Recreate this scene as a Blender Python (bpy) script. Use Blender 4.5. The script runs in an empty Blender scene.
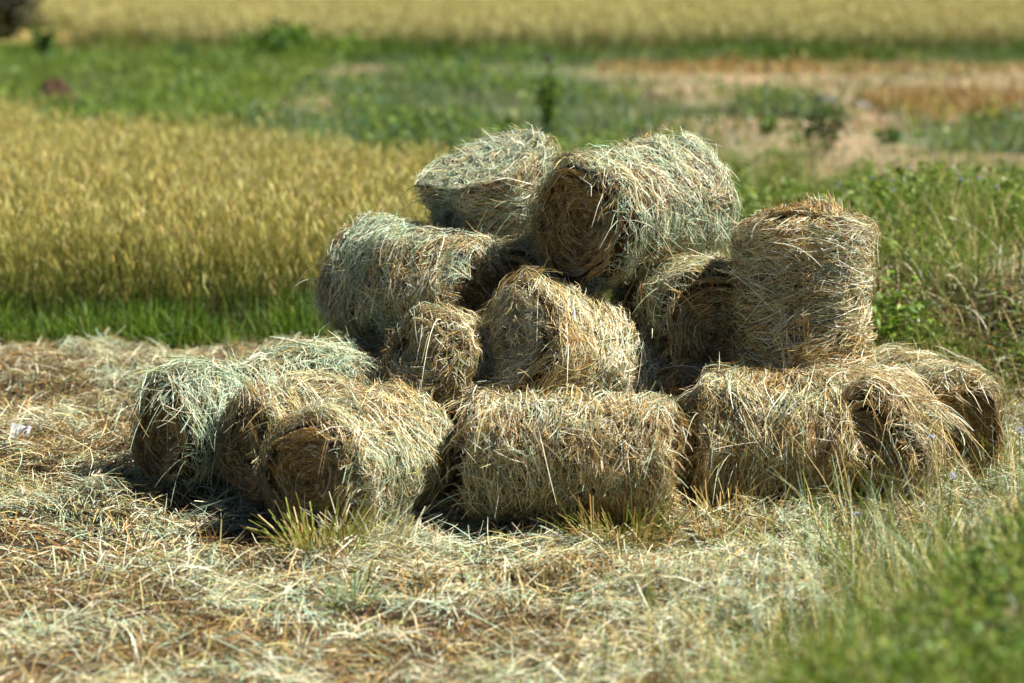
import bpy, math
import numpy as np
from math import radians as rad

rng = np.random.default_rng(11)
scene = bpy.context.scene
COL = scene.collection

# ------------------------------------------------------------------ helpers
def _hash(i, j, seed):
    n = (i * 374761393 + j * 668265263 + seed * 974711) & 0x7fffffff
    n = ((n ^ (n >> 13)) * 1274126177) & 0x7fffffff
    return ((n ^ (n >> 16)) & 0xffff) / 65535.0

def noise2(x, y, seed=0):
    """smooth value noise, 0..1"""
    x = np.asarray(x, float); y = np.asarray(y, float)
    xi = np.floor(x).astype(np.int64); yi = np.floor(y).astype(np.int64)
    fx = x - xi; fy = y - yi
    fx = fx * fx * (3 - 2 * fx); fy = fy * fy * (3 - 2 * fy)
    a = _hash(xi, yi, seed); b = _hash(xi + 1, yi, seed)
    c = _hash(xi, yi + 1, seed); d = _hash(xi + 1, yi + 1, seed)
    return (a * (1 - fx) + b * fx) * (1 - fy) + (c * (1 - fx) + d * fx) * fy

def fbm(x, y, seed=0, oct=3):
    s = 0; a = 1; t = 0
    for o in range(oct):
        s = s + a * noise2(x * 2 ** o, y * 2 ** o, seed + o); t += a; a *= .5
    return s / t

def ss(a, b, v):
    t = np.clip((v - a) / (b - a), 0, 1)
    return t * t * (3 - 2 * t)

def unit(v):
    return v / np.maximum(np.linalg.norm(v, axis=-1, keepdims=True), 1e-9)

class Geo:
    """collects quads with a colour per point, then links them as ONE mesh object"""
    def __init__(self):
        self.v = []; self.f = []; self.c = []; self.m = []; self.n = 0
    def add(self, v, f, c, m=0):
        v = np.asarray(v, float).reshape(-1, 3); f = np.asarray(f, np.int64).reshape(-1, 4)
        c = np.broadcast_to(np.asarray(c, float), (len(v), 3))
        self.v.append(v); self.f.append(f + self.n); self.c.append(c)
        self.m.append(np.full(len(f), m, np.int32)); self.n += len(v)
    def ribbons(self, P, W, S, C, m=0):
        N, K, _ = P.shape
        W = np.broadcast_to(np.asarray(W, float), (N, K))[..., None] * .5
        S = np.broadcast_to(S, (N, K, 3))
        V = np.stack([P - S * W, P + S * W], 2)
        C = np.asarray(C, float)
        if C.ndim == 2: C = np.repeat(C[:, None, :], K, 1)
        C = np.repeat(C[:, :, None, :], 2, 2)
        b = (np.arange(N) * (2 * K))[:, None] + (np.arange(K - 1) * 2)[None, :]
        F = np.stack([b, b + 1, b + 3, b + 2], -1)
        self.add(V, F, C.reshape(-1, 3), m)
    def build(self, name, mats, parent=None, smooth=False, loc=(0, 0, 0)):
        v = np.concatenate(self.v).astype(np.float32); f = np.concatenate(self.f).astype(np.int32)
        c = np.concatenate(self.c); mi = np.concatenate(self.m)
        me = bpy.data.meshes.new(name)
        me.vertices.add(len(v)); me.vertices.foreach_set('co', v.ravel())
        me.loops.add(len(f) * 4); me.loops.foreach_set('vertex_index', f.ravel())
        me.polygons.add(len(f))
        me.polygons.foreach_set('loop_start', np.arange(len(f), dtype=np.int32) * 4)
        me.polygons.foreach_set('material_index', mi)
        me.polygons.foreach_set('use_smooth', np.full(len(f), smooth))
        at = me.color_attributes.new('Col', 'FLOAT_COLOR', 'POINT')
        at.data.foreach_set('color', np.concatenate([c, np.ones((len(c), 1))], 1).astype(np.float32).ravel())
        me.update(calc_edges=True)
        for m in (mats if isinstance(mats, (list, tuple)) else [mats]): me.materials.append(m)
        o = bpy.data.objects.new(name, me); COL.objects.link(o)
        o.parent = parent; o.location = loc
        return o

def tag(o, label=None, cat=None, group=None, kind=None):
    for k, v in (('label', label), ('category', cat), ('group', group), ('kind', kind)):
        if v: o[k] = v
    return o

def thing(name, loc, label, cat, group=None):
    o = bpy.data.objects.new(name, None); COL.objects.link(o)
    o.location = loc; o.empty_display_size = .1
    return tag(o, label, cat, group)

# ------------------------------------------------------------------ materials
def fibre(name, trans=.25, rough=.5, spec=.35, noise=0.0):
    m = bpy.data.materials.new(name); m.use_nodes = True
    nt = m.node_tree; nt.nodes.clear(); N = nt.nodes.new; L = nt.links.new
    out = N('ShaderNodeOutputMaterial'); p = N('ShaderNodeBsdfPrincipled')
    at = N('ShaderNodeAttribute'); at.attribute_name = 'Col'
    nz = N('ShaderNodeTexNoise'); nz.inputs['Scale'].default_value = 60; nz.inputs['Detail'].default_value = 2
    tc = N('ShaderNodeTexCoord'); L(tc.outputs['Object'], nz.inputs['Vector'])
    hs = N('ShaderNodeHueSaturation'); mr = N('ShaderNodeMapRange')
    mr.inputs['To Min'].default_value = .75; mr.inputs['To Max'].default_value = 1.25
    L(nz.outputs['Fac'], mr.inputs['Value']); L(mr.outputs['Result'], hs.inputs['Value'])
    L(at.outputs['Color'], hs.inputs['Color'])
    L(hs.outputs['Color'], p.inputs['Base Color'])
    p.inputs['Roughness'].default_value = rough; p.inputs['Specular IOR Level'].default_value = spec
    if trans:
        t = N('ShaderNodeBsdfTranslucent'); mx = N('ShaderNodeMixShader'); mx.inputs[0].default_value = trans
        L(hs.outputs['Color'], t.inputs['Color'])
        L(p.outputs[0], mx.inputs[1]); L(t.outputs[0], mx.inputs[2]); L(mx.outputs[0], out.inputs[0])
    else:
        L(p.outputs[0], out.inputs[0])
    return m

def earth(name, scale=9, bump=.6, dist=.03):
    m = fibre(name, 0, .95, .1)
    nt = m.node_tree; N = nt.nodes.new; L = nt.links.new
    p = [n for n in nt.nodes if n.type == 'BSDF_PRINCIPLED'][0]
    tc = [n for n in nt.nodes if n.type == 'TEX_COORD'][0]
    nz = N('ShaderNodeTexNoise'); nz.inputs['Scale'].default_value = scale; nz.inputs['Detail'].default_value = 9
    nz.inputs['Roughness'].default_value = .7
    L(tc.outputs['Object'], nz.inputs['Vector'])
    b = N('ShaderNodeBump'); b.inputs['Strength'].default_value = bump; b.inputs['Distance'].default_value = dist
    L(nz.outputs['Fac'], b.inputs['Height']); L(b.outputs[0], p.inputs['Normal'])
    nz2 = [n for n in nt.nodes if n.type == 'TEX_NOISE' and n != nz][0]
    nz2.inputs['Scale'].default_value = scale; nz2.inputs['Detail'].default_value = 8
    mr = [n for n in nt.nodes if n.type == 'MAP_RANGE'][0]
    mr.inputs['To Min'].default_value = .35; mr.inputs['To Max'].default_value = 1.65
    return m

M_STRAW = fibre('straw', .06, .45, .22)
M_CORE = earth('packed_hay', 40, .8, .02)
M_LEAF = fibre('green_leaf', .28, .5, .2)
M_RICE = fibre('ripe_rice', .2, .55, .15)
M_SOIL = earth('field_soil', 7, .7, .04)
M_BARK = earth('bark', 20, .8, .03)

# ------------------------------------------------------------------ palettes (linear base colours)
def pick(pal, w, n, var=.22, r=rng):
    pal = np.asarray(pal, float); w = np.asarray(w, float)
    c = pal[r.choice(len(pal), n, p=w / w.sum())]
    return np.clip(c * r.uniform(1 - var, 1 + var, (n, 1)) * r.uniform(.94, 1.06, (n, 3)), .004, .85)

PALE = (.80, .72, .50); STRAW = (.60, .465, .19); SAGE = (.42, .53, .35); OLIVE = (.24, .27, .09)
BROWN = (.27, .16, .06); RUST = (.46, .25, .065); DARK = (.08, .047, .02)
G1 = (.080, .155, .012); G2 = (.14, .225, .018); G3 = (.04, .085, .012); G4 = (.215, .25, .035); GB = (.065, .135, .06)
GOLD = (.50, .38, .09); GOLD2 = (.36, .355, .085); OCHRE = (.42, .26, .085); CREAM = (.56, .48, .20)

# ------------------------------------------------------------------ terrain
def ground_z(x, y):
    x = np.asarray(x, float); y = np.asarray(y, float)
    q = 5.6 + 1.9 * (x - .5) - y
    bank = .60 * ss(-1.2, 1.6, q) * ss(-1.5, .3, x + .12 * (8 - y))
    bank = np.maximum(bank, .65 * ss(5.2, 2.2, y))
    lev = .46 * ss(11.7, 12.9, y + .35 * (x - 2)) * ss(1.15, 2.2, x) * ss(20, 14.5, y)
    bumps = .05 * (fbm(x * 1.1, y * 1.1, 3) - .5) + .025 * (noise2(x * 5, y * 5, 8) - .5)
    row = .16 * ss(.40, .8, noise2(x * .5 + 3, y * 1.5, 21)) * ss(9.5, 11, y) * ss(13.3, 12.6, y) * ss(-.9, -1.6, x)
    return bank + lev + bumps * ss(120, 60, y) + row

# fields' outlines: the near rice plot and the ground cover masks
def in_near_rice(x, y):
    return (y > 13.85) & (x < -.42 + .06 * np.sin(y * 3)) & (y < 18.8 - 1.0 * (x + .5) + .25 * np.sin(x * 2.1)) & (x > -8.5)

def dry_mask(x, y):
    """0 green cover .. 1 bare dry earth and stubble"""
    n = fbm(x * .35, y * .22, 40)
    tr = 1.7 * np.exp(-((y - (29.7 - 1.83 * (x - 1.1)) + 1.6 * (noise2(y * .5, x * .8, 47) - .5)) / (1.15 + 1.6 * (n - .5))) ** 2) * ss(2.4, 3.8, x)      # the earth track on the right
    st = ss(34, 36.2, y + 1.5 * (n - .5) + 5 * ss(3.6, 4.6, x)) * ss(44.8, 43.6, y) * ss(.3, 2.6, x - .02 * (y - 30))                       # cut plot on the right
    pat = ss(.46, .57, n) * ss(19, 23, y) * ss(-6, -2.5, x) * ss(45, 42, y) * .85
    return np.clip(np.maximum(np.maximum(tr, st), pat), 0, 1)

ys = np.unique(np.concatenate([np.linspace(-3, 5, 28), np.linspace(5, 15, 190), np.linspace(15, 50, 200), np.linspace(50, 130, 60), np.geomspace(130, 4000, 26)]))
xs = np.unique(np.concatenate([-np.geomspace(14, 3000, 22)[::-1], np.linspace(-14, -3.5, 60), np.linspace(-3.5, 3.5, 130), np.linspace(3.5, 14, 60), np.geomspace(14, 3000, 22)]))
X, Y = np.meshgrid(xs, ys)
Z = ground_z(X, Y)
def mixc(a, b, t): return np.asarray(a) * (1 - t[..., None]) + np.asarray(b) * t[..., None]
c = np.broadcast_to(np.array((.030, .022, .014)), X.shape + (3,)).copy()          # plot soil with rotted straw
soil_n = fbm(X * 1.3, Y * 1.3, 60)
c = mixc(c, (.060, .042, .024), ss(.4, .65, soil_n) * .8)
green = ss(13.2, 13.7, Y) * np.ones_like(X)
c = mixc(c, (.05, .055, .02), green)
gm = ss(.9, 1.6, X) * ss(11.2, 12.2, Y)
c = mixc(c, (.055, .045, .02), gm)
c = mixc(c, (.12, .135, .06), ss(.42, .62, fbm(X * .6, Y * .5, 44)) * ss(19, 22, Y))
c = mixc(c, (.31, .21, .12), dry_mask(X, Y) * (.55 + .45 * ss(.35, .6, fbm(X * .9, Y * .7, 46))))
c = mixc(c, (.045, .05, .016), ss(5.6 + 1.9 * (X - .5) + 1.2, 5.6 + 1.9 * (X - .5) - .5, Y))
c = mixc(c, (.30, .22, .07), ss(47, 49, Y))
g = Geo()
ny, nx = X.shape
idx = np.arange(ny * nx).reshape(ny, nx)
F = np.stack([idx[:-1, :-1], idx[:-1, 1:], idx[1:, 1:], idx[1:, :-1]], -1)
g.add(np.stack([X, Y, Z], -1), F, c.reshape(-1, 3))
tag(g.build('ground', M_SOIL, smooth=True), kind='structure')

# ------------------------------------------------------------------ straw bales
def make_bale(center, L, R, axis, seed, mix, label, sq=1.0, n_side=15000, n_end=3800, lump=.045, dish=.035, roll=0., hang=70, taper=0., pale_end=False, rho=.055, peak=0., mess=None):
    r = np.random.default_rng(seed)
    A = np.asarray(axis, float); A /= np.linalg.norm(A)
    up = np.array((0, 0, 1.)) if abs(A[2]) < .8 else np.array((0, 1., 0))
    B = np.cross(up, A); B /= np.linalg.norm(B); Cc = np.cross(A, B)
    M = np.stack([A, B, Cc], 1)                                    # local (along, across, up) to world
    half = L / 2
    ph = r.uniform(0, 6.283, 7); kt = np.array([1, 2, 3, 3, 4, 5, 7]); kx = r.uniform(-9, 9, 7) ; am = r.uniform(.4, 1, 7) / np.array([1.3, 1.2, 1.4, 1.6, 2, 2.2, 3])
    sag = r.uniform(-.02, .02, 3)
    def radius(x, th):
        l = sum(am[i] * np.sin(kt[i] * th + kx[i] * x + ph[i]) for i in range(7)) * lump
        d = np.clip((np.abs(x) - (half - rho)) / rho, 0, 1)
        if peak:                                                      # slumped: a ridge on top, sides fallen in
            l = l + peak * np.exp(-(((th - 1.45 + math.pi) % (2 * math.pi) - math.pi) / .42) ** 2) - peak * .35 * np.exp(-(((th - .35 + math.pi) % (2 * math.pi) - math.pi) / .4) ** 2) - peak * .3 * np.exp(-(((th - 2.6 + math.pi) % (2 * math.pi) - math.pi) / .4) ** 2)
        return R * (1 + l + taper * x / half) - rho * (1 - np.sqrt(np.maximum(1 - d * d, 0)))
    def tuftn(x, th):
        return .030 * (fbm(x * 16 + gn, th * 3.6 + gn, gn, 2) - .45) + .016 * (noise2(x * 40 + gn, th * 9, gn + 5) - .5)
    def side(x, th, h=0):
        q = radius(x, th) + h
        return np.stack([x, q * np.cos(th), q * np.sin(th) * sq], -1)
    endph = r.uniform(0, 6.28, 4)
    gn = int(r.integers(0, 9999))
    def endx(s, q, th):
        """coiled end: shallow dish with spiral steps, q = 0 centre .. 1 rim"""
        coil = ((q * 5.5 - s * th / 6.283 + endph[0]) % 1.0)
        return s * (half - dish * np.maximum(1 - q, 0) ** .7 * 1.6 - (.014 if mess is None else .002) * coil + (.018 * np.sin(2 * th + endph[1]) * q + .012 * np.sin(3 * th + endph[2])) * (1 if mess is None else .3))
    base = np.asarray(center, float).copy()
    tt = np.linspace(0, 6.283, 60); xx = np.linspace(-half, half, 12)
    low = min((side(np.full(60, x), tt) @ M.T)[:, 2].min() for x in xx)
    base[2] += low
    off = np.array((0, 0, -low))
    W = lambda p: p @ M.T + off
    root = thing('hay_bale', base, label, 'hay bale', 'round hay bales in the heap')
    wp, ws, wg, wo, wb, wr, wd = mix
    pal = [PALE, STRAW, SAGE, OLIVE, BROWN, RUST, DARK]
    def tint(n, x, th, wmul=None):
        w = np.array(mix, float)
        k = noise2(x * 5 + gn, th * 2.2, gn)                       # hay comes in greener and browner swathes
        cg = pick(pal, w * (1, .8, 1.8, 1.5, .6, .6, .8), n, r=r); cb = pick(pal, w * (1, 1.3, .35, .6, 1.5, 1.6, 1), n, r=r)
        return np.where((k > .5)[:, None], cg, cb)
    # --- rolled body: packed core and the straw wound round it
    g = Geo()
    nx_, nt_ = 30, 56
    th = np.linspace(0, 2 * math.pi, nt_, endpoint=False); xv = np.linspace(-half, half, nx_)
    TX, TT = np.meshgrid(xv, th, indexing='ij')
    V = side(TX, TT, -.030)
    i = np.arange(nx_ * nt_).reshape(nx_, nt_); j = np.roll(i, -1, 1)
    core = np.array((.055, .033, .015))
    g.add(W(V.reshape(-1, 3)), np.stack([i[:-1], i[1:], j[1:], j[:-1]], -1), core, 1)
    n = n_side; K = 6
    x0 = r.uniform(-half * 1.0, half * 1.0, n); t0 = r.uniform(0, 6.283, n)
    ln = r.gamma(4, .032, n).clip(.03, .30) * np.where(r.random(n) < .4, r.uniform(.15, .5, n), 1)
    phi = np.where(r.random(n) < .62, r.normal(0, .28, n), r.uniform(-1.5, 1.5, n)) + .25 * np.sin(3 * t0 + gn) * (noise2(x0 * 4, t0, gn) - .3)
    nc = n // 26; cx_ = r.uniform(-half, half, nc); ct_ = r.uniform(0, 6.283, nc); cp_ = np.where(r.random(nc) < .5, r.normal(0, .35, nc), r.uniform(-1.5, 1.5, nc)); ch_ = r.gamma(1.5, .008, nc)
    ci = r.integers(0, nc, n); inc = r.random(n) < .55
    x0 = np.where(inc, np.clip(cx_[ci] + r.normal(0, .022, n), -half, half), x0); t0 = np.where(inc, ct_[ci] + r.normal(0, .022, n) / R, t0)
    phi = np.where(inc, cp_[ci] + r.normal(0, .22, n), phi); hc = np.where(inc, ch_[ci], 0)[:, None]
    phi += np.where(r.random(n) < .5, 0, math.pi)
    s = np.linspace(-.5, .5, K)[None, :]
    bend = r.normal(0, .28, n)[:, None]
    ang = phi[:, None] + bend * s
    xs_ = x0[:, None] + np.sin(ang) * s * ln[:, None]
    ths = t0[:, None] + np.cos(ang) * s * ln[:, None] / R
    lift = np.where(r.random(n) < .13, r.gamma(2, .010, n).clip(0, .03), r.uniform(0, .005, n))[:, None]
    h = r.uniform(-.022, .010, n)[:, None] + hc + tuftn(xs_, ths) + lift * (2 * np.abs(s + r.uniform(-.25, .25, n)[:, None]) ) ** 2
    over = np.maximum(np.abs(xs_) - half, 0)
    P = side(xs_, ths, h)
    P = W(P); P[..., 2] -= over ** 2 * 7 + over * .2
    nrm = unit(W(side(xs_, ths, h + .01)) - W(side(xs_, ths, h)))
    tan = unit(np.gradient(P, axis=1))
    S = unit(np.cross(tan, nrm) + nrm * r.normal(0, .55, n)[:, None, None])
    wd_ = r.uniform(.0012, .0031, n)[:, None] * np.array([.6, 1, 1, 1, .9, .35])
    g.ribbons(P, wd_, S, tint(n, x0, t0), 0)
    g.build('rolled_body', [M_STRAW, M_CORE], root)
    # --- the two coiled ends
    for sgn in (-1, 1):
        g = Geo()
        nq = 13; qv = np.linspace(0, 1, nq); Q, T2 = np.meshgrid(qv, th, indexing='ij')
        rim = radius(np.full_like(T2, sgn * half), T2) - .010
        V = np.stack([endx(sgn, Q, T2) - sgn * .008, rim * Q * np.cos(T2), rim * Q * np.sin(T2) * sq], -1)
        i = np.arange(nq * nt_).reshape(nq, nt_); j = np.roll(i, -1, 1)
        g.add(W(V.reshape(-1, 3)), np.stack([i[:-1], i[1:], j[1:], j[:-1]], -1), core * .9, 1)
        n = n_end; K = 6; s = np.linspace(-.5, .5, K)[None, :]
        q0 = np.sqrt(r.uniform(.002, 1.06, n)); t0 = r.uniform(0, 6.283, n)
        ln = r.gamma(4, .030, n).clip(.03, .24)
        dev = np.where(r.random(n) < (mess if mess is not None else .5 if pale_end else .78), r.normal(0, .2, n), r.uniform(-1.5, 1.5, n))
        a = dev[:, None] + r.normal(0, .5, n)[:, None] * s
        qs = np.abs(q0[:, None] + np.sin(a) * s * ln[:, None] / R)
        ths = t0[:, None] + np.cos(a) * s * ln[:, None] / np.maximum(R * q0[:, None], .05)
        out = r.uniform(-.004, .014, n)[:, None] + .03 * (noise2(qs * 9 + gn, ths * 4, gn) - .4) + np.where(r.random(n) < .08, r.gamma(2, .009, n).clip(0, .02), 0)[:, None] * (2 * np.abs(s + .5)) ** 1.5
        qq = np.minimum(qs, 1.05)
        rim = radius(np.full_like(ths, sgn * half), ths)
        P = np.stack([endx(sgn, qq, ths) + sgn * out, rim * qq * np.cos(ths), rim * qq * np.sin(ths) * sq], -1)
        P = W(P); tan = unit(np.gradient(P, axis=1)); ax = A * sgn
        S = unit(np.cross(tan, ax) + ax * r.normal(0, .55, n)[:, None, None])
        w2 = np.array(mix if pale_end else (3.2, 3.0, .7, .8, 2.6, 2.4, 1.4)) * ((1.2, 1, 1.2, 1, .6, .6, .5) if pale_end else (.6, 1.2, .6, .7, 1.6, 2.4, 1.3))
        cc = pick(pal, w2, n, r=r)
        g.ribbons(P, r.uniform(.0012, .0029, n)[:, None] * np.array([.6, 1, 1, 1, .9, .35]), S, cc, 0)
        g.build('coiled_end', [M_STRAW, M_CORE], root)
    # --- stalks that have come loose and hang or stick out
    g = Geo(); n = hang; K = 7; s = np.linspace(0, 1, K)[None, :, None]
    x0 = r.choice([-1, 1], n) * half * r.uniform(.4, 1.0, n); t0 = r.uniform(0, 6.283, n)
    p0 = W(side(x0, t0, .004)); nr = unit(p0 - W(side(x0, t0, -.05)))
    ln = r.uniform(.07, .26, n)[:, None, None]
    d = unit(unit(r.normal(0, 1, (n, 3)) + A * np.sign(x0)[:, None]) + nr * r.uniform(.0, .35, n)[:, None])[:, None, :]
    P = p0[:, None, :] + d * s * ln + np.array((0, 0, -1.)) * (s * ln) ** 2 * r.uniform(1.5, 7, n)[:, None, None]
    tan = unit(np.gradient(P, axis=1)); S = unit(np.cross(tan, r.normal(0, 1, (n, 1, 3))))
    g.ribbons(P, r.uniform(.0015, .0033, n)[:, None] * np.array([1, 1, 1, 1, .9, .7, .3]), S, tint(n, x0, t0))
    tag(g.build('loose_straw', M_STRAW, root), kind='stuff')
    return root

def ax(yaw, pitch=0):
    y = rad(yaw); p = rad(pitch)
    return (math.cos(y) * math.cos(p), math.sin(y) * math.cos(p), math.sin(p))

#           pale straw sage olive brown rust dark
M_GREEN = (3.4, 1.8, 5.2, 1.4, 1.4, .7, 1.2)
M_TEAL  = (3.0, 1.0, 7.5, 1.6, .8, .3, .8)
M_MIX   = (3.6, 3.2, 1.8, 1.4, 2.0, 1.4, 1.2)
M_TAN   = (4.4, 3.8, .9, .8, 2.0, 1.7, 1.1)
M_BRN   = (3.2, 3.0, .9, 1.0, 2.6, 2.2, 1.4)

BALES = [
 # centre, length, radius, axis, seed, mix, label, extras
 ((-.59, 9.22, .225), .70, .25, ax(61), 101, M_MIX, 'round hay bale in the front row, dark coiled end turned left, behind the green tuft', dict(dish=.012, hang=14)),
 ((.235, 9.24, .24), .80, .245, ax(-8), 102, M_TAN, 'long round hay bale lying sideways in the middle of the front row', {}),
 ((-.725, 9.62, .24), .85, .195, ax(40), 103, M_MIX, 'flat hay bale wedged between the dark coiled end bale and the leftmost greenish bale', dict(hang=120, sq=1.25)),
 ((-1.04, 9.87, .255), 1.0, .225, ax(40), 104, M_TEAL, 'leftmost hay bale on the ground, pale green top, shadow falling on the straw', dict(hang=260, dish=.05, lump=.06, sq=1.2)),
 ((1.05, 9.52, .25), .62, .265, ax(-3), 105, M_BRN, 'hay bale lying sideways on the ground directly under the upright bale', dict(hang=260, lump=.075)),
 ((1.46, 9.60, .25), .60, .25, ax(75), 106, M_TAN, 'hay bale on the ground with frayed end, between the crushed bale and the rightmost bale', dict(hang=260, lump=.075)),
 ((1.72, 10.02, .24), .66, .26, ax(112), 107, M_BRN, 'rightmost hay bale on the ground, coiled end facing the green bank', dict(hang=130, dish=.06)),
 ((-.45, 10.72, .24), .66, .25, ax(-35), 108, M_MIX, 'shaded hay bale on the ground under the greenish bale, mostly hidden', {}),
 ((.76, 10.10, .24), .66, .24, ax(80), 109, M_BRN, 'dark hay bale on the ground deep in the gap beside the long sideways bale', {}),
 ((-.25, 9.88, .485), .56, .195, ax(64, -20), 110, M_BRN, 'small tan hay bale with frayed coiled end, nestled left of the peaked bale', dict(hang=90, dish=.01, pale_end=True)),
 ((.30, 9.90, .485), .84, .25, ax(37, -19), 111, M_TAN, 'peaked tan hay bale slumped on top of the long sideways front bale', dict(hang=120, lump=.06, taper=-.12, dish=.0, pale_end=True, peak=.15)),
 ((-.42, 10.46, .75), .74, .25, ax(-38, -7), 112, M_GREEN, 'greenish hay bale with a sharp shadow on top, coiled end turned right', dict(hang=90, dish=.05)),
 ((.53, 10.40, 1.08), .80, .28, ax(50, 2), 113, M_GREEN, 'large pale green hay bale across the top of the heap, brown end facing left', dict(hang=150, dish=.06)),
 ((.78, 10.26, .62), .62, .29, ax(104), 114, M_MIX, 'hay bale with shaded coiled end squeezed between the top bale and the upright bale', {}),
 ((1.215, 9.95, .775), .70, .275, (-.02, .06, 1), 115, M_TAN, 'upright tan hay bale standing on its end on the right side of the heap', dict(hang=16, n_side=17000, dish=-.02, rho=.10)),
 ((-.03, 10.78, 1.0), .60, .275, (-.32, -.22, .92), 116, M_GREEN, 'tilted hay bale standing on end at the back, its flat pale top leaning left', dict(hang=110, dish=.0, pale_end=True, rho=.018, taper=.10, mess=.12)),
 ((.06, 10.62, .70), .66, .25, ax(75), 117, M_BRN, 'dark shaded hay bale in the hollow under the tilted bale, behind the peaked bale', {}),
]
for cen, L, R, a, seed, mix, label, ex in BALES:
    make_bale(cen, L, R, a, seed, mix, label, **ex)

# loose armfuls of straw lying on and between the bales
def armful(cx, cy, cz, sx, sy, n, mix, label, yaw=None, droop=1.6, thick=.05, lmax=.30):
    g = Geo(); K = 6; s = np.linspace(-.5, .5, K)[None, :]
    px = rng.normal(0, sx * .5, n); py = rng.normal(0, sy * .5, n)
    e = np.exp(-(px / sx) ** 2 - (py / sy) ** 2)
    a = rng.uniform(0, 6.283, n) if yaw is None else rng.normal(rad(yaw), .7, n)
    a = a[:, None] + rng.normal(0, .6, n)[:, None] * s
    ln = rng.gamma(4, .042, n).clip(.05, lmax)[:, None]
    X = px[:, None] + np.cos(a) * s * ln; Y = py[:, None] + np.sin(a) * s * ln
    Z = (rng.random(n) * thick * e)[:, None] + rng.normal(0, .18, n)[:, None] * s * ln - droop * (X ** 2 + Y ** 2) * .5 + thick * .2
    P = np.stack([X, Y, Z], -1); tan = unit(np.gradient(P, axis=1))
    S = unit(np.cross(tan, np.array((0, 0, 1.))) + rng.normal(0, .5, (n, 1, 3)))
    g.ribbons(P, rng.uniform(.0016, .0038, n)[:, None] * np.array([.6, 1, 1, 1, .9, .35]), S, pick([PALE, STRAW, SAGE, OLIVE, BROWN, RUST, DARK], mix, n))
    return tag(g.build('straw_armful', M_STRAW, loc=(cx, cy, cz)), label, 'loose straw')
armful(1.27, 9.70, .50, .34, .20, 1500, M_TAN, 'mat of loose straw spread at the foot of the upright bale', 10, 2.2)
armful(-1.30, 9.66, .52, .22, .20, 900, M_TEAL, 'pale green loose hay spilling over the leftmost bale', None, 3.5)
armful(-.85, 10.0, .535, .30, .22, 900, M_TEAL, 'pale green loose hay lying flat on top of the leftmost bale, towards the back', None, 1.6)
armful(-.10, 9.62, .44, .20, .14, 700, M_TAN, 'loose straw caught between the small tan bale and the peaked bale', 15, 2.5)
armful(1.30, 9.36, .30, .14, .12, 500, M_BRN, 'shaggy straw hanging over the seam between the crushed bale and the frayed end bale', None, 6)
armful(1.62, 9.48, .40, .16, .14, 500, M_TAN, 'shaggy straw draped from the frayed end bale towards the rightmost bale', None, 5)
armful(.80, 9.60, .42, .16, .16, 500, M_BRN, 'loose straw hanging off the left end of the bale under the upright one', None, 5)
armful(-.80, 9.58, .485, .2, .14, 500, M_MIX, 'loose straw draped over the flat wedged bale', 60, 4)
armful(.18, 10.62, 1.02, .16, .16, 500, M_GREEN, 'pale loose hay in the notch between the tilted bale and the large top bale', None, 3)

# ------------------------------------------------------------------ cut straw lying on the plot
def litter_pts(n, x0, x1, y0, y1, dens, r=rng):
    out = []; k = 0
    while k < n:
        x = r.uniform(x0, x1, n * 2); y = r.uniform(y0, y1, n * 2)
        m = r.random(n * 2) < dens(x, y)
        out.append(np.stack([x[m], y[m]], 1)); k += m.sum()
    return np.concatenate(out)[:n]

def straw_density(x, y):
    d = .12 + .25 * ss(9.2, 8.2, y) + .95 * ss(.36, .6, fbm(x * 1.7, y * 1.5, 70)) * (.25 + .75 * ss(.38, .58, noise2(x * 6, y * 4.5, 71)))
    bare = np.exp(-(((x + 1.35) / .85) ** 2 + ((y - 8.86) / .40) ** 2) ** 2) * (.55 + .6 * noise2(x * 4, y * 4, 73)) + .8 * np.exp(-(((x + .35) / .35) ** 2 + ((y - 7.75) / .3) ** 2))
    d = d * (1 - .82 * np.clip(1.1 * bare, 0, 1))
    d = d * (.25 + .75 * (np.abs(x) < y * .225 + .7))
    return d * ss(13.55, 13.0, y) * (1 - .8 * ss(1.6, 2.1, x) * ss(10.8, 11.6, y))

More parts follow.
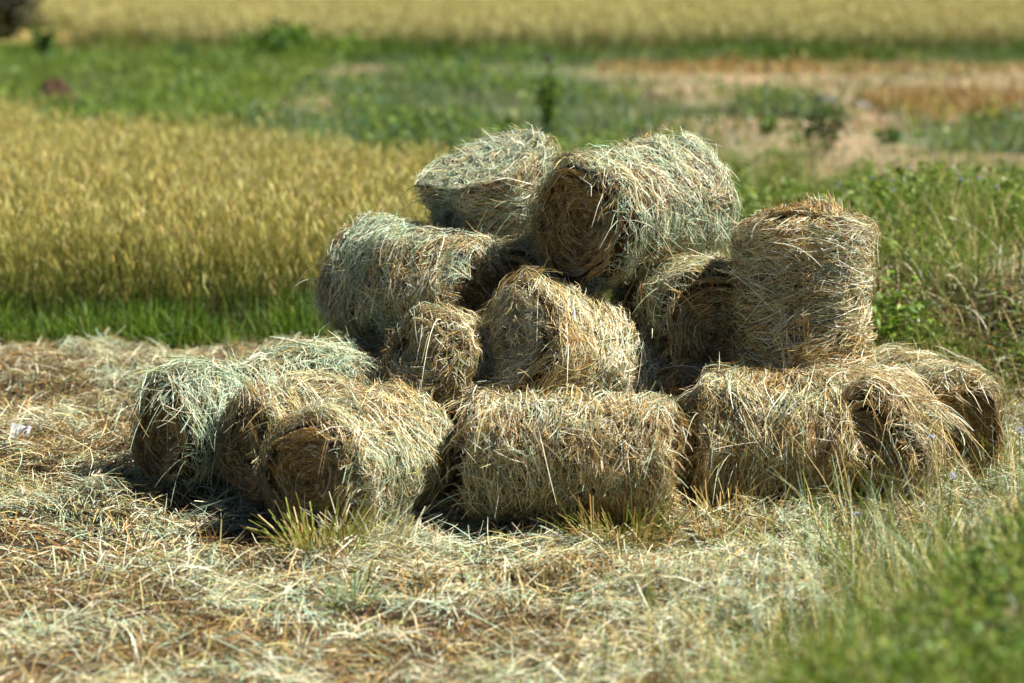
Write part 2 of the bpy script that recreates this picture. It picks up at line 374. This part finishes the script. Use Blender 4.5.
def lay_straw(name, pts, lmin, lmax, pal, w, zmax, tilt, width, label='cut straw strewn over the harvested plot round the hay bales'):
    n = len(pts); K = 4; s = np.linspace(-.5, .5, K)[None, :]
    yaw = rng.uniform(0, 6.283, n)
    yaw = np.where(rng.random(n) < .62, rng.normal(0, .38, n) + 9 * noise2(pts[:, 0] * 4.5, pts[:, 1] * 4.0, 90), yaw)
    ln = rng.uniform(lmin, lmax, n)[:, None]
    a = yaw[:, None] + rng.normal(0, .28, n)[:, None] * s
    px = pts[:, 0:1] + np.cos(a) * s * ln; py = pts[:, 1:2] + np.sin(a) * s * ln
    heap = (1 - .8 * np.exp(-(((pts[:, 0] + 1.35) / .9) ** 2 + ((pts[:, 1] - 8.88) / .45) ** 2) ** 2)) * (.2 + 1.0 * ss(.35, .75, fbm(pts[:, 0] * 1.7, pts[:, 1] * 1.5, 70))) * (.2 + 1.3 * noise2(pts[:, 0] * 9, pts[:, 1] * 6, 72) ** 1.5)
    til = rng.normal(0, tilt, n)[:, None]
    pz = ground_z(pts[:, 0], pts[:, 1])[:, None] + (rng.random(n) * zmax * heap)[:, None] + np.abs(til) * ln * .45 + til * s * ln - .02 * (2 * s) ** 2 * rng.random(n)[:, None] + .006
    P = np.stack([px, py, pz], -1)
    tan = unit(np.gradient(P, axis=1))
    S = unit(np.cross(tan, np.array((0, 0, 1.))) + rng.normal(0, .45, (n, 1, 3)))
    g = Geo()
    k = noise2(pts[:, 0] * 1.6 + 9, pts[:, 1] * 2.4, 77)
    k2 = fbm(pts[:, 0] * 2.1 + 4, pts[:, 1] * 2.6, 78)
    ca = pick(pal, w, n); cb = pick(pal, np.array(w) * np.array([1.2, .8, 1.9, 1.4, .7, .5, .8][:len(w)]), n)
    cd = pick(pal, np.array(w) * np.array([.5, .8, .7, .9, 2.0, 1.6, 2.6]), n)
    C = np.where((k > .52)[:, None], cb, ca)
    C = np.where((k2 > .52)[:, None], cd, C)
    g.ribbons(P, rng.uniform(width * .6, width * 1.3, n)[:, None] * np.array([.7, 1, 1, .4]), S, C)
    return tag(g.build(name, M_STRAW), label, 'cut straw', kind='stuff')

lay_straw('chaff', litter_pts(90000, -3.4, 3.0, 6.4, 13.4, lambda x, y: (.4 + .6 * noise2(x * 6, y * 5, 75)) * (np.abs(x) < y * .225 + .4) * (1 - ss(1.9, 2.4, x) * ss(10.5, 11, y))), .008, .05,
          [PALE, STRAW, SAGE, OLIVE, BROWN, RUST, DARK], [1, 2, .6, 1.4, 3.4, 1.6, 3.4], .02, .35, .0045, 'fine broken brown chaff and straw bits on the bare soil of the plot')
lay_straw('cut_straw', litter_pts(330000, -4.2, 4.0, 5.6, 13.6, straw_density), .04, .19,
          [PALE, STRAW, SAGE, OLIVE, BROWN, RUST, DARK], [3.6, 3.0, 2.2, 1.8, 2.6, .6, 3.0], .11, .24, .0030)

# ------------------------------------------------------------------ blades, the way all grass here is made
def blades(g, x, y, z, h, w, pal, wt, lean=.35, curl=.5, K=4, leandir=None, prof=None, var=.25, tip=None):
    n = len(x); s = np.linspace(0, 1, K)[None, :]
    yaw = rng.uniform(0, 6.283, n) if leandir is None else leandir
    l0 = np.abs(rng.normal(0, lean, n))[:, None]; c0 = rng.uniform(0, curl, n)[:, None] * 1.6
    ang = l0 + c0 * s
    ds = h[:, None] / (K - 1)
    dx = np.cumsum(np.sin(ang) * ds, 1) - np.sin(ang[:, :1]) * ds
    dz = np.cumsum(np.cos(ang) * ds, 1) - np.cos(ang[:, :1]) * ds
    P = np.stack([x[:, None] + np.cos(yaw)[:, None] * dx, y[:, None] + np.sin(yaw)[:, None] * dx, z[:, None] + dz], -1)
    sy = yaw + math.pi / 2 + rng.normal(0, .9, n)
    S = np.stack([np.cos(sy), np.sin(sy), 0 * sy], -1)[:, None, :]
    if prof is None: prof = np.linspace(1, .15, K) ** .8
    C = pick(pal, wt, n, var)
    if tip is not None:
        f = s[..., None] ** 1.7
        C = C[:, None, :] * (1 - f) + np.asarray(tip) * f
    g.ribbons(P, np.asarray(w)[:, None] * prof if np.ndim(w) else w * prof[None, :], S, C)
    return P

def leaves(g, cx, cy, cz, size, pal, wt, flat=.6, var=.3):
    """small pointed leaf blades at given points"""
    n = len(cx)
    d = unit(rng.normal(0, 1, (n, 3)) * (1, 1, flat)); S = unit(np.cross(d, rng.normal(0, 1, (n, 3)) + (0, 0, 1.2)))
    s = np.array([0, .4, 1.])[None, :, None]
    P = np.stack([cx, cy, cz], -1)[:, None, :] + d[:, None, :] * s * size[:, None, None]
    P[..., 2] -= (s[..., 0] ** 2) * size[:, None] * .25
    g.ribbons(P, size[:, None] * np.array([.12, .55, .06]), S[:, None, :], pick(pal, wt, n, var))

# short stubble left standing in the plot
g = Geo()
hp = litter_pts(380, -3.6, 3.2, 6.0, 12.8, lambda x, y: .2 + .9 * ss(.45, .6, noise2(x * 1.1 + 5, y * 1.1, 31)) * np.where((x > .3) | (y < 8.6), 1, .35))
k = 12
x = np.repeat(hp[:, 0], k) + rng.normal(0, .03, len(hp) * k); y = np.repeat(hp[:, 1], k) + rng.normal(0, .03, len(hp) * k)
blades(g, x, y, ground_z(x, y), rng.uniform(.04, .13, len(x)), .006, [STRAW, OCHRE, RUST, CREAM, BROWN], [2, 3, 2, 2, 1.5], .3, .25, 3, prof=np.array([1, .9, .6]))
tag(g.build('rice_stubble', M_STRAW), 'short orange stubble stalks standing among the cut straw', 'stubble', kind='stuff')

# green tufts that have grown again out of the stubble: one thing each
def tuft(cx, cy, n, h, spread, lab, pal, wt, lean=.32, w=.007, cut=True, curl=.25):
    z = float(ground_z(cx, cy))
    g = Geo()
    a = rng.uniform(0, 6.283, n); q = np.sqrt(rng.random(n)) * spread
    x = np.cos(a) * q; y = np.sin(a) * q
    K = 4; prof = np.array([.8, 1, 1, .75]) if cut else np.array([.8, 1, .7, .1])
    blades(g, x, y, np.full(n, -.01), rng.uniform(.25, 1, n) * h, w * rng.uniform(.5, 1.1, n), pal, wt, lean + .1, curl + .4, K, leandir=a + rng.normal(0, .5, n), prof=prof)
    o = g.build('grass_tuft', M_LEAF, loc=(cx, cy, z))
    return tag(o, lab, 'grass tuft')
tuft(-.70, 8.66, 330, .26, .13, 'bright green tuft of cut rice stubble in front of the dark coiled end', [G4, (.30, .33, .06), STRAW, RUST], [2.4, 2.6, 2.2, 1.0], .28, .007)
tuft(-.52, 8.76, 260, .26, .12, 'pale straw tuft leaning right, beside the bright green tuft', [PALE, SAGE, STRAW], [3, 2, 2], .5, .006)
tuft(-.55, 8.02, 110, .22, .08, 'small fresh green sprout in the straw below the pale tuft', [SAGE, G4, G2], [2, 2, 1], .5, .008, False, .5)
tuft(.42, 8.93, 480, .25, .18, 'yellow green tuft at the foot of the long sideways bale', [G4, (.30, .30, .06), OCHRE, STRAW], [2.5, 2.5, 2, 1.5], .6, .006)
tuft(.05, 8.95, 70, .12, .10, 'low straw coloured tuft close to the long sideways bale, flattened', [STRAW, G4, OCHRE], [3, 1, 2], .8, .006)
tuft(.83, 9.02, 260, .22, .2, 'upright orange stubble tuft in front of the crushed bale', [OCHRE, STRAW, G4, RUST], [3, 3, 1, 1], .3, .006)
tuft(1.18, 8.75, 80, .34, .18, 'tall blurred grass tuft with pale green blades, before the frayed end bale', [G4, SAGE, STRAW], [3, 2, 1.5], .45, .007, False, .7)
tuft(.42, 8.30, 80, .13, .10, 'rust coloured stubble tuft in open straw, right of centre', [RUST, OCHRE, BROWN], [3, 2, 1], .35, .006)
tuft(-1.55, 8.35, 60, .14, .11, 'low pale straw tuft on the left, short blades in every direction', [PALE, SAGE, STRAW], [2, 2, 2], .6, .006)

# ------------------------------------------------------------------ rice
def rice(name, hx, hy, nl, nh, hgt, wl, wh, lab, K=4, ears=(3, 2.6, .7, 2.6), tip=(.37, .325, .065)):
    n = len(hx); z = ground_z(hx, hy)
    g = Geo()
    hh = hgt * (1 + .12 * (noise2(hx * .8, hy * .8, 12) - .5) + rng.normal(0, .04, n))
    x = np.repeat(hx, nl) + rng.normal(0, .045, n * nl); y = np.repeat(hy, nl) + rng.normal(0, .045, n * nl)
    H = np.repeat(hh, nl) * rng.uniform(.62, 1.02, n * nl)
    blades(g, x, y, np.repeat(z, nl), H, wl, [G3, G1, (.08, .08, .02), DARK], [2.2, 2.2, 2.2, 1.2], .14, .34, K, tip=tip)  # withered green-brown blade bases, coloured darker to paint in shade below the ears
    # ears: heavy heads bent over at the top
    m = n * nh; Kh = 5; s = np.linspace(0, 1, Kh)[None, :]
    x = np.repeat(hx, nh) + rng.normal(0, .07, m); y = np.repeat(hy, nh) + rng.normal(0, .07, m)
    zt = np.repeat(z, nh) + np.repeat(hh, nh) * (1.02 - np.where(y < 14.3, .66, .5) * rng.random(m) ** 1.2)
    yaw = rng.uniform(0, 6.283, m); ln = rng.uniform(.065, .125, m)[:, None]
    ang = rng.uniform(.0, .3, m)[:, None] + s * rng.uniform(.1, 1.25, m)[:, None] ** 1.2
    dx = np.cumsum(np.sin(ang), 1) * ln / Kh; dz = np.cumsum(np.cos(ang), 1) * ln / Kh
    P = np.stack([x[:, None] + np.cos(yaw)[:, None] * dx, y[:, None] + np.sin(yaw)[:, None] * dx, zt[:, None] + dz - .10], -1)
    sy = rng.uniform(0, 6.283, m); S = np.stack([np.cos(sy), np.sin(sy), 0 * sy], -1)[:, None, :]
    g.ribbons(P, wh * np.array([.25, .8, 1, .8, .25])[None, :], S, pick([GOLD, CREAM, OCHRE, GOLD2], ears, m, .3))
    return tag(g.build(name, M_RICE), lab, 'rice field', kind='stuff')

gx, gy = np.meshgrid(np.arange(-8.4, -.3, .19), np.arange(13.9, 25.5, .19))
hx = gx.ravel() + rng.normal(0, .035, gx.size); hy = gy.ravel() + rng.normal(0, .035, gx.size)
k = in_near_rice(hx, hy) & (np.abs(hx) < hy * .235 + 1.6)
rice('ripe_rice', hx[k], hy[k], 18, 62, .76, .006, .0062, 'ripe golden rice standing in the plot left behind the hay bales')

gx, gy = np.meshgrid(np.arange(-22, 22, .34), np.arange(46.6, 84, .38))
hx = gx.ravel() + rng.normal(0, .08, gx.size); hy = gy.ravel() + rng.normal(0, .08, gx.size)
k = (np.abs(hx) < hy * .22 + 3) & ~((hx < -7) & (hy < 50)) & ~((hx < -8.5 - .02 * hy) & (hy < 60))
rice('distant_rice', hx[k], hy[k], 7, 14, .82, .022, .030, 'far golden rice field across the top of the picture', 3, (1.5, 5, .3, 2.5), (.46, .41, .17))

# ------------------------------------------------------------------ grass and weeds
def grass(name, pts, hmin, hmax, w, pal, wt, lean, curl, lab, cat='grass', mat=None, K=4):
    g = Geo(); x, y = pts[:, 0], pts[:, 1]
    h = rng.uniform(hmin, hmax, len(x)) * (.45 + 1.2 * noise2(x * 2.6, y * 1.9, 18) ** 1.3)
    blades(g, x, y, ground_z(x, y) - .01, h, w, pal, wt, lean, curl, K)
    return g, lab, cat

def finish(t, name, mat=None):
    g, lab, cat = t
    return tag(g.build(name, mat or M_LEAF), lab, cat, kind='stuff')

# strip of fresh grass at the foot of the near rice
p = litter_pts(11000, -6, 1.2, 13.25, 13.95, lambda x, y: .12 + .88 * ss(.3, .65, noise2(x * 4.5, y * 4, 14)) + 0 * y)
finish(grass('g', p, .08, .30, .009, [G1, G2, G3, G4], [3.5, 3, 2, 1], .35, .5, 'strip of fresh green grass along the foot of the ripe rice'), 'grass_strip')

# the bank behind the heap on the right
def bankd(x, y):
    return (.16 + .84 * ss(.42, .60, noise2(x * 3.0, y * 2.0, 18))) * ss(1.0, 1.9, x + .22 * (y - 12)) * (1 - .9 * dry_mask(x, y)) * (.25 + .75 * ss(.35, .6, fbm(x * 1.3, y * .9, 17)))
p = litter_pts(70000, .0, 7, 11.4, 24, bankd)
t = grass('g', p, .10, .36, .008, [G1, G2, G4, OLIVE, STRAW], [2.0, 3.2, 3.6, 1.8, 1.8], .5, .8, 'green grass and leafy weeds on the bank behind the heap of bales', 'weeds')
q = litter_pts(60000, .0, 7, 11.4, 24, lambda x, y: bankd(x, y) * ss(.42, .55, noise2(x * 2.2, y * 1.5, 19)))
leaves(t[0], q[:, 0], q[:, 1], ground_z(q[:, 0], q[:, 1]) + rng.uniform(.03, .40, len(q)) * noise2(q[:, 0] * 2.6, q[:, 1] * 1.9, 18) * 1.4, rng.uniform(.018, .055, len(q)), [G1, G2, G4, OLIVE], [2.5, 3.5, 2.5, .8])
finish(t, 'bank_weeds')
p = litter_pts(1300, 1.3, 4.2, 11.3, 13.6, lambda x, y: ss(1.3, 2.0, x) * (.2 + .8 * ss(.4, .6, noise2(x * 2.2, y * 2.2, 20))))
finish(grass('g', p, .22, .55, .006, [STRAW, BROWN, PALE, OLIVE, DARK], [2, 2.4, 1, 2, 1.5], .6, 1.3, 'dry bent grass blades on the slope of the bank, right of the heap', K=6), 'dry_grass', M_STRAW)

# rough green ground beyond, out to the far rice
def wildd(x, y):
    d = ss(.34, .58, fbm(x * .8, y * .4, 23)) * .95 + .05
    return d * (1 - .93 * dry_mask(x, y)) * (~in_near_rice(x, y)) * (np.abs(x) < y * .225 + 1.5)
p = litter_pts(60000, -13, 13, 15.5, 47, wildd)
kk = (p[:, 0] < -3.2) & (p[:, 1] > 22)
finish(grass('g', p[kk], .10, .40, .016, [G2, G4, (.24, .30, .05), G1], [3, 2, 3, 1], .4, .5, 'bright yellow green grass beyond the ripe rice on the left', K=3), 'bright_grass')
p = p[~kk | (rng.random(len(p)) < .4)]
t = grass('g', p, .10, .34, .016, [G1, G2, GB, G4, (.27, .29, .17)], [1.8, 1.6, 3.4, 1.8, 2.6], .45, .6, 'rough green grass and weeds between the two rice fields', 'weeds', K=3)
q = litter_pts(14000, -12, 12, 18, 46, lambda x, y: wildd(x, y) * ss(.45, .6, noise2(x * .9, y * .6, 25)))
leaves(t[0], q[:, 0], q[:, 1], ground_z(q[:, 0], q[:, 1]) + rng.uniform(.05, .32, len(q)), rng.uniform(.05, .11, len(q)), [G1, G2, GB, G4], [2, 2, 2, 2])
finish(t, 'rough_grass')

# tall grass along the near edge of the far rice, thicker on the right
p = litter_pts(12000, -12, 13, 45.3, 46.7, lambda x, y: .25 + .75 * ss(.4, .6, noise2(x * .8, y * .3, 29)) * np.where(x > -1, 1, .7))
finish(grass('g', p, .14, .42, .025, [G1, G2, G3], [3, 2, 2], .3, .4, 'band of tall green grass along the edge of the far rice', K=3), 'field_edge_grass')

# dry stubble standing on the cut plot on the right
p = litter_pts(11000, 1.2, 12, 28.6, 43.6, lambda x, y: (ss(.4, .7, dry_mask(x, y)) * (.25 + .75 * ss(.45, .6, noise2(x * .6, y * .55, 37))) * (np.abs(x) < y * .225 + 1)))
p2 = litter_pts(5000, 4.9, 9.5, 30.5, 35, lambda x, y: (.2 + .8 * ss(.4, .6, noise2(x * .9, y * .5, 38))) * (np.abs(x) < y * .225 + .6))
p2 = np.concatenate([p2, litter_pts(3000, 1.5, 11, 41.0, 43.2, lambda x, y: .3 + .7 * noise2(x * .5, y, 39))])
t2 = grass('g', p2, .12, .30, .022, [OCHRE, RUST, STRAW, BROWN], [3, 1, 2, 1], .25, .3, 'taller ochre stubble in uneven bands on the cut plot', K=3)
finish(t2, 'tall_stubble', M_STRAW)
finish(grass('g', p, .03, .12, .020, [OCHRE, STRAW, BROWN, PALE], [.8, 2.4, 2.2, 2.0], .35, .4, 'dry ochre stubble on the cut plot far right', 'stubble', K=3), 'dry_stubble', M_STRAW)

# weeds on the bank close to the camera, lower right
def nearbank(x, y):
    q = 5.6 + 1.9 * (x - .5) - y
    return ss(-1.4, 1.0, q) * (.10 + .92 * ss(.4, .6, noise2(x * 4.5, y * 4.0, 51))) * (np.abs(x) < y * .23 + .5)
p = litter_pts(15000, -.6, 2.8, 4.4, 10.2, nearbank)
t = grass('g', p, .06, .27, .005, [G1, G2, G3, G4, OLIVE, STRAW], [2.4, 3, 1.2, 3.4, 1.2, 1.4], .45, .8, 'leafy green weeds on the bank close by, lower right corner', 'weeds')
q = litter_pts(22000, -.3, 2.7, 4.4, 8.6, lambda x, y: nearbank(x, y) * ss(-.5, 1.1, 5.6 + 1.9 * (x - .5) - y))
leaves(t[0], q[:, 0], q[:, 1], ground_z(q[:, 0], q[:, 1]) + rng.uniform(.0, .26, len(q)) * rng.random(len(q)), rng.uniform(.012, .032, len(q)), [G1, G2, G3, G4], [2.4, 3.2, 1.2, 2.8])
finish(t, 'near_weeds')
# thin flowering grass that thins out from that bank into the straw
p = litter_pts(5000, .0, 2.7, 6.6, 10.2, lambda x, y: ss(-2.3, -.3, 5.6 + 1.9 * (x - .5) - y) * (.2 + .8 * noise2(x * 2, y * 2, 53)))
finish(grass('g', p, .14, .42, .0045, [SAGE, G4, STRAW, G2], [2, 3, 2, 1.5], .3, .7, 'thin pale seeding grass at the right end of the heap', 'grass', K=5), 'seeding_grass', M_STRAW)

# ------------------------------------------------------------------ single plants and small things
def leafy(name, cx, cy, h, wid, nst, nlf, lsize, pal, wt, lab, cat, dark_heads=0):
    z = float(ground_z(cx, cy)); root = thing(name, (cx, cy, z), lab, cat)
    g = Geo(); x = rng.normal(0, wid * .12, nst); y = rng.normal(0, wid * .12, nst)
    P = blades(g, x, y, np.zeros(nst) - .02, rng.uniform(.7, 1, nst) * h, max(.008, h * .018), [OLIVE, G3], [1, 1], .32 * wid / h, .3, 6, prof=np.linspace(1, .5, 6))
    g.build('stem', M_LEAF, root)
    g = Geo(); i = rng.integers(0, nst, nlf); f = np.sqrt(rng.uniform(.05, 1, nlf)) * 4.99
    a = f.astype(int); b = (f - a)[:, None]
    c0 = P[i, a] * (1 - b) + P[i, a + 1] * b + rng.normal(0, wid * .10, (nlf, 3)) * (1, 1, .6)
    c0[:, 2] = np.maximum(c0[:, 2], .02)
    leaves(g, c0[:, 0], c0[:, 1], c0[:, 2], rng.uniform(.6, 1.2, nlf) * lsize, pal, wt)
    g.build('foliage', M_LEAF, root)
    for k in range(dark_heads):
        g = Geo(); m = 40; c0 = P[k % nst, -1]
        d = unit(rng.normal(0, 1, (m, 3))); s = np.array([.2, .7, 1.])[None, :, None]
        Q = c0 + d[:, None, :] * s * .055
        g.ribbons(Q, np.array([[.014, .02, .006]]), unit(np.cross(d, rng.normal(0, 1, (m, 3))))[:, None, :], pick([(.05, .035, .03), (.25, .24, .22)], [2, 1], m))
        g.build('flower_head', M_STRAW, root)
    return root
leafy('tall_weed', .46, 27.6, .95, .5, 9, 380, .085, [G1, G2, G3], [2, 2, 2], 'tall weed with dark flower heads rising behind the tilted bale', 'weed', 3)
leafy('shrub', 3.27, 25.8, .64, .55, 12, 340, .08, [G3, G1, (.05, .07, .03)], [2, 2, 1.5], 'dark green shrub by the earth track beyond the upright bale', 'shrub')
leafy('shrub', 4.25, 27.3, .22, .35, 6, 160, .07, [G3, G1], [2, 1], 'small dark weed on the far edge of the earth track', 'shrub')
leafy('shrub', 3.05, 28.6, .26, .3, 6, 150, .07, [G1, G2], [2, 1], 'low green weed beyond the dark green shrub', 'shrub')
leafy('bush', -4.35, 45.2, .75, 2.2, 26, 1500, .16, [G1, (.04, .10, .015), G2], [3, 2, 1], 'rounded bright green bush before the far rice field', 'bush')
leafy('bush', -3.3, 45.4, .50, 1.6, 16, 700, .15, [G1, G2, G4], [2, 2, 1], 'lower green bush right of the rounded bright bush', 'bush')
leafy('bush', -5.9, 44.0, .42, .45, 8, 240, .12, [G3, (.05, .07, .03)], [2, 2], 'small dark bush left of the rounded bright bush', 'bush')
leafy('tall_weed', -8.55, 44.5, .80, .4, 6, 260, .12, [G3, G1], [2, 2], 'tall dark weed close to the dark bush in the far left corner', 'weed')
leafy('bush', -1.1, 22.5, .42, 1.1, 20, 1300, .08, [G1, G3, G2], [3, 2, 1], 'dense green weed clump at the back right corner of the ripe rice', 'bush')
leafy('bush', -.35, 20.8, .40, .9, 18, 1000, .07, [G1, G3, G2], [3, 2, 1], 'green weed clump just left of the tilted bale, at the rice edge', 'bush')
leafy('bush', 2.9, 18.2, .30, .9, 14, 700, .06, [G1, G2, G4], [3, 2, 1], 'light green weed clump on the bank behind the upright bale', 'bush')
leafy('bush', 4.6, 19.6, .32, .8, 14, 700, .06, [G1, G2, G3], [3, 2, 1], 'leafy weed clump beside the earth track at the right edge', 'bush')

# dark bush in the far left corner: trunk and crown
bx, by = -11.75, 56.; bz = float(ground_z(bx, by))
root = thing('dark_bush', (bx, by, bz), 'dark bushy tree in the far left corner of the field', 'bush')
g = Geo()
for k in range(7):
    a = rng.uniform(0, 6.283); s = np.linspace(0, 1, 6)[None, :, None]
    d = np.array((math.cos(a) * .5, math.sin(a) * .5, 1.4))
    P = np.array((math.cos(a), math.sin(a), 0)) * .12 + s * d * (1, 1, 1)
    for sv in ((1, 0, 0), (0, 1, 0)):
        g.ribbons(P, np.linspace(.14, .04, 6)[None, :], np.array(sv, float)[None, None, :], np.array([[.06, .045, .035]]))
g.build('trunk', M_BARK, root)
g = Geo(); n = 2600
cl = rng.normal(0, 1, (34, 3)) * (.42, .42, .45) + (0, 0, .95)
c0 = cl[rng.integers(0, 34, n)] + rng.normal(0, .2, (n, 3)); c0[:, 2] = np.maximum(c0[:, 2], .1)
leaves(g, c0[:, 0], c0[:, 1], c0[:, 2], rng.uniform(.1, .2, n), [(.035, .04, .022), (.06, .06, .03), (.05, .04, .03)], [2, 1, 1])
g.build('crown', M_LEAF, root)

def clod(name, cx, cy, sx, sz, col, lab, cat, mat):
    z = float(ground_z(cx, cy)); g = Geo()
    u = np.linspace(0, 2 * math.pi, 28, endpoint=False); v = np.linspace(0, math.pi / 2, 10)
    VV, UU = np.meshgrid(v, u, indexing='ij')
    q = 1 + .55 * (fbm(UU * 1.6 + cx, VV * 3 + cy, 5) - .5) + .12 * np.sin(2 * UU + cx)
    P = np.stack([np.cos(UU) * np.cos(VV) * q * sx, np.sin(UU) * np.cos(VV) * q * sx * .8, np.sin(VV) * q * sz - .02], -1)
    i = np.arange(280).reshape(10, 28); j = np.roll(i, -1, 1)
    g.add(P, np.stack([i[:-1], j[:-1], j[1:], i[1:]], -1), col)
    return tag(g.build(name, mat, smooth=True, loc=(cx, cy, z)), lab, cat)
clod('earth_clod', -6.35, 33.6, .30, .34, (.055, .030, .018), 'reddish brown earth clod at the far edge of the ripe rice', 'clod', M_SOIL)
clod('earth_clod', 4.25, 33.4, .28, .16, (.12, .11, .11), 'grey lump of earth on the cut plot, beside the smaller grey lump', 'clod', M_SOIL)
clod('earth_clod', 4.75, 33.0, .22, .11, (.25, .22, .21), 'smaller pale grey lump of earth on the cut plot', 'clod', M_SOIL)
clod('earth_clod', 1.95, 34.6, .26, .14, (.13, .075, .06), 'brown lump of earth on the cut plot, the farthest left there', 'clod', M_SOIL)
clod('earth_clod', 6.6, 31.3, .30, .18, (.16, .075, .045), 'rust brown lump of earth in the dry stubble at the right edge', 'clod', M_SOIL)

# white scrap of printed paper in the straw
px, py = -2.14, 10.32; pz = float(ground_z(px, py)) + .065
root = thing('paper_scrap', (px, py, pz), 'crumpled white and blue paper scrap in the straw at the left edge', 'litter')
g = Geo()
gx, gy = np.meshgrid(np.linspace(-.045, .045, 7), np.linspace(-.036, .036, 6), indexing='ij')
zz = .025 * np.sin(gx * 60) * np.cos(gy * 45) + .25 * np.abs(gx - gy) + .6 * gy
i = np.arange(42).reshape(7, 6)
col = np.full((7, 6, 3), (.46, .46, .45))
g.add(np.stack([gx, gy, zz], -1), np.stack([i[:-1, :-1], i[1:, :-1], i[1:, 1:], i[:-1, 1:]], -1), col.reshape(-1, 3))
g.build('sheet', M_STRAW, root)
g = Geo()
xx = np.linspace(-.036, .036, 8)[None, :]
for y0 in (-.020, -.005):
    P = np.stack([xx, np.full_like(xx, y0), .025 * np.sin(xx * 60) * np.cos(y0 * 45) + .25 * np.abs(xx - y0) + .6 * y0 + .003], -1)
    g.ribbons(P, np.full((1, 8), .010), np.array((0, 1., 0))[None, None, :], np.array([[.08, .13, .42]]))
g.build('print', M_STRAW, root)

# small lilac and blue wildflowers: one thing each
def flower(cx, cy, h, size, col, lab, grp):
    z = float(ground_z(cx, cy)); root = thing('wildflower', (cx, cy, z), lab, 'flower', grp)
    g = Geo(); P = blades(g, np.zeros(1), np.zeros(1), np.zeros(1), np.array([h]), .005, [G2], [1], .12, .2, 5, prof=np.ones(5))
    g.build('stem', M_LEAF, root)
    g = Geo(); m = 26; d = unit(rng.normal(0, 1, (m, 3)) * (1, 1, .6) + (0, 0, .5)); s = np.array([0., .6, 1.])[None, :, None]
    g.ribbons(P[0, -1] + d[:, None, :] * s * size, np.array([[.3, .6, .3]]) * size, unit(np.cross(d, rng.normal(0, 1, (m, 3))))[:, None, :], pick([col], [1], m))
    g.build('flower_head', M_LEAF, root)
for (x, y) in litter_pts(14, 2.2, 3.1, 14.4, 17.6, lambda x, y: ss(1.7, 2.2, x) * np.ones_like(y)):
    flower(x, y, rng.uniform(.26, .40), .013, (.50, .56, .74), 'tiny pale blue wildflower in the grass on the bank behind the heap', 'blue flowers on the bank')
for (x, y, h, lab) in [(1.55, 8.45, .34, 'pale lilac flower blurred in front of the frayed bales, the largest'), (1.80, 8.35, .40, 'lilac flower near the right edge, above the near weeds'),
                       (1.66, 9.05, .36, 'faint lilac flower before the coiled end of the rightmost bale'), (1.28, 8.2, .26, 'faint lilac flower low in the seeding grass')]:
    flower(x, y, h, .015, (.68, .67, .72), lab, 'lilac flowers near the camera')

# ------------------------------------------------------------------ light, sky, camera
SUN_AZ, SUN_EL = 87.0, 52.0       # clockwise from +Y; degrees above the horizon
w = bpy.data.worlds.new('World'); scene.world = w; w.use_nodes = True
nt = w.node_tree; bg = nt.nodes['Background']
sky = nt.nodes.new('ShaderNodeTexSky'); sky.sky_type = 'NISHITA'; sky.sun_disc = False
sky.sun_elevation = rad(SUN_EL); sky.sun_rotation = rad(SUN_AZ)
sky.air_density = .4; sky.dust_density = .15; sky.ozone_density = 1.0; sky.altitude = 200      # clear, dry air
nt.links.new(sky.outputs[0], bg.inputs[0]); bg.inputs[1].default_value = .05
sl = bpy.data.lights.new('Sun', 'SUN'); sl.energy = 5.0; sl.angle = rad(.5); sl.color = (1, .985, .935)
so = bpy.data.objects.new('sun_lamp', sl); COL.objects.link(so)
import mathutils
d = mathutils.Vector((math.sin(rad(SUN_AZ)) * math.cos(rad(SUN_EL)), math.cos(rad(SUN_AZ)) * math.cos(rad(SUN_EL)), math.sin(rad(SUN_EL))))
so.rotation_euler = d.to_track_quat('Z', 'Y').to_euler(); so.location = (0, 0, 20)

cam = bpy.data.cameras.new('Camera'); cam.lens = 85; cam.sensor_width = 36
cam.clip_start = .05; cam.clip_end = 8000
cam.dof.use_dof = True; cam.dof.focus_distance = 9.75; cam.dof.aperture_fstop = 1.55; cam.dof.aperture_blades = 9
co = bpy.data.objects.new('camera', cam); COL.objects.link(co)
co.location = (0, 0, 2.25); co.rotation_euler = (rad(90 - 9.43), 0, 0)
scene.camera = co

scene.render.engine = 'CYCLES'
cy = scene.cycles
cy.max_bounces = 6; cy.diffuse_bounces = 1; cy.glossy_bounces = 2; cy.transmission_bounces = 3; cy.caustics_reflective = False; cy.caustics_refractive = False
cy.use_denoising = True; cy.denoiser = 'OPENIMAGEDENOISE'; cy.denoising_input_passes = 'RGB_ALBEDO_NORMAL'; cy.denoising_prefilter = 'ACCURATE'; cy.use_adaptive_sampling = True; cy.adaptive_threshold = .004
vs = scene.view_settings
vs.view_transform = 'Standard'; vs.look = 'None'; vs.exposure = 1.22; vs.gamma = 1; vs.use_curve_mapping = False
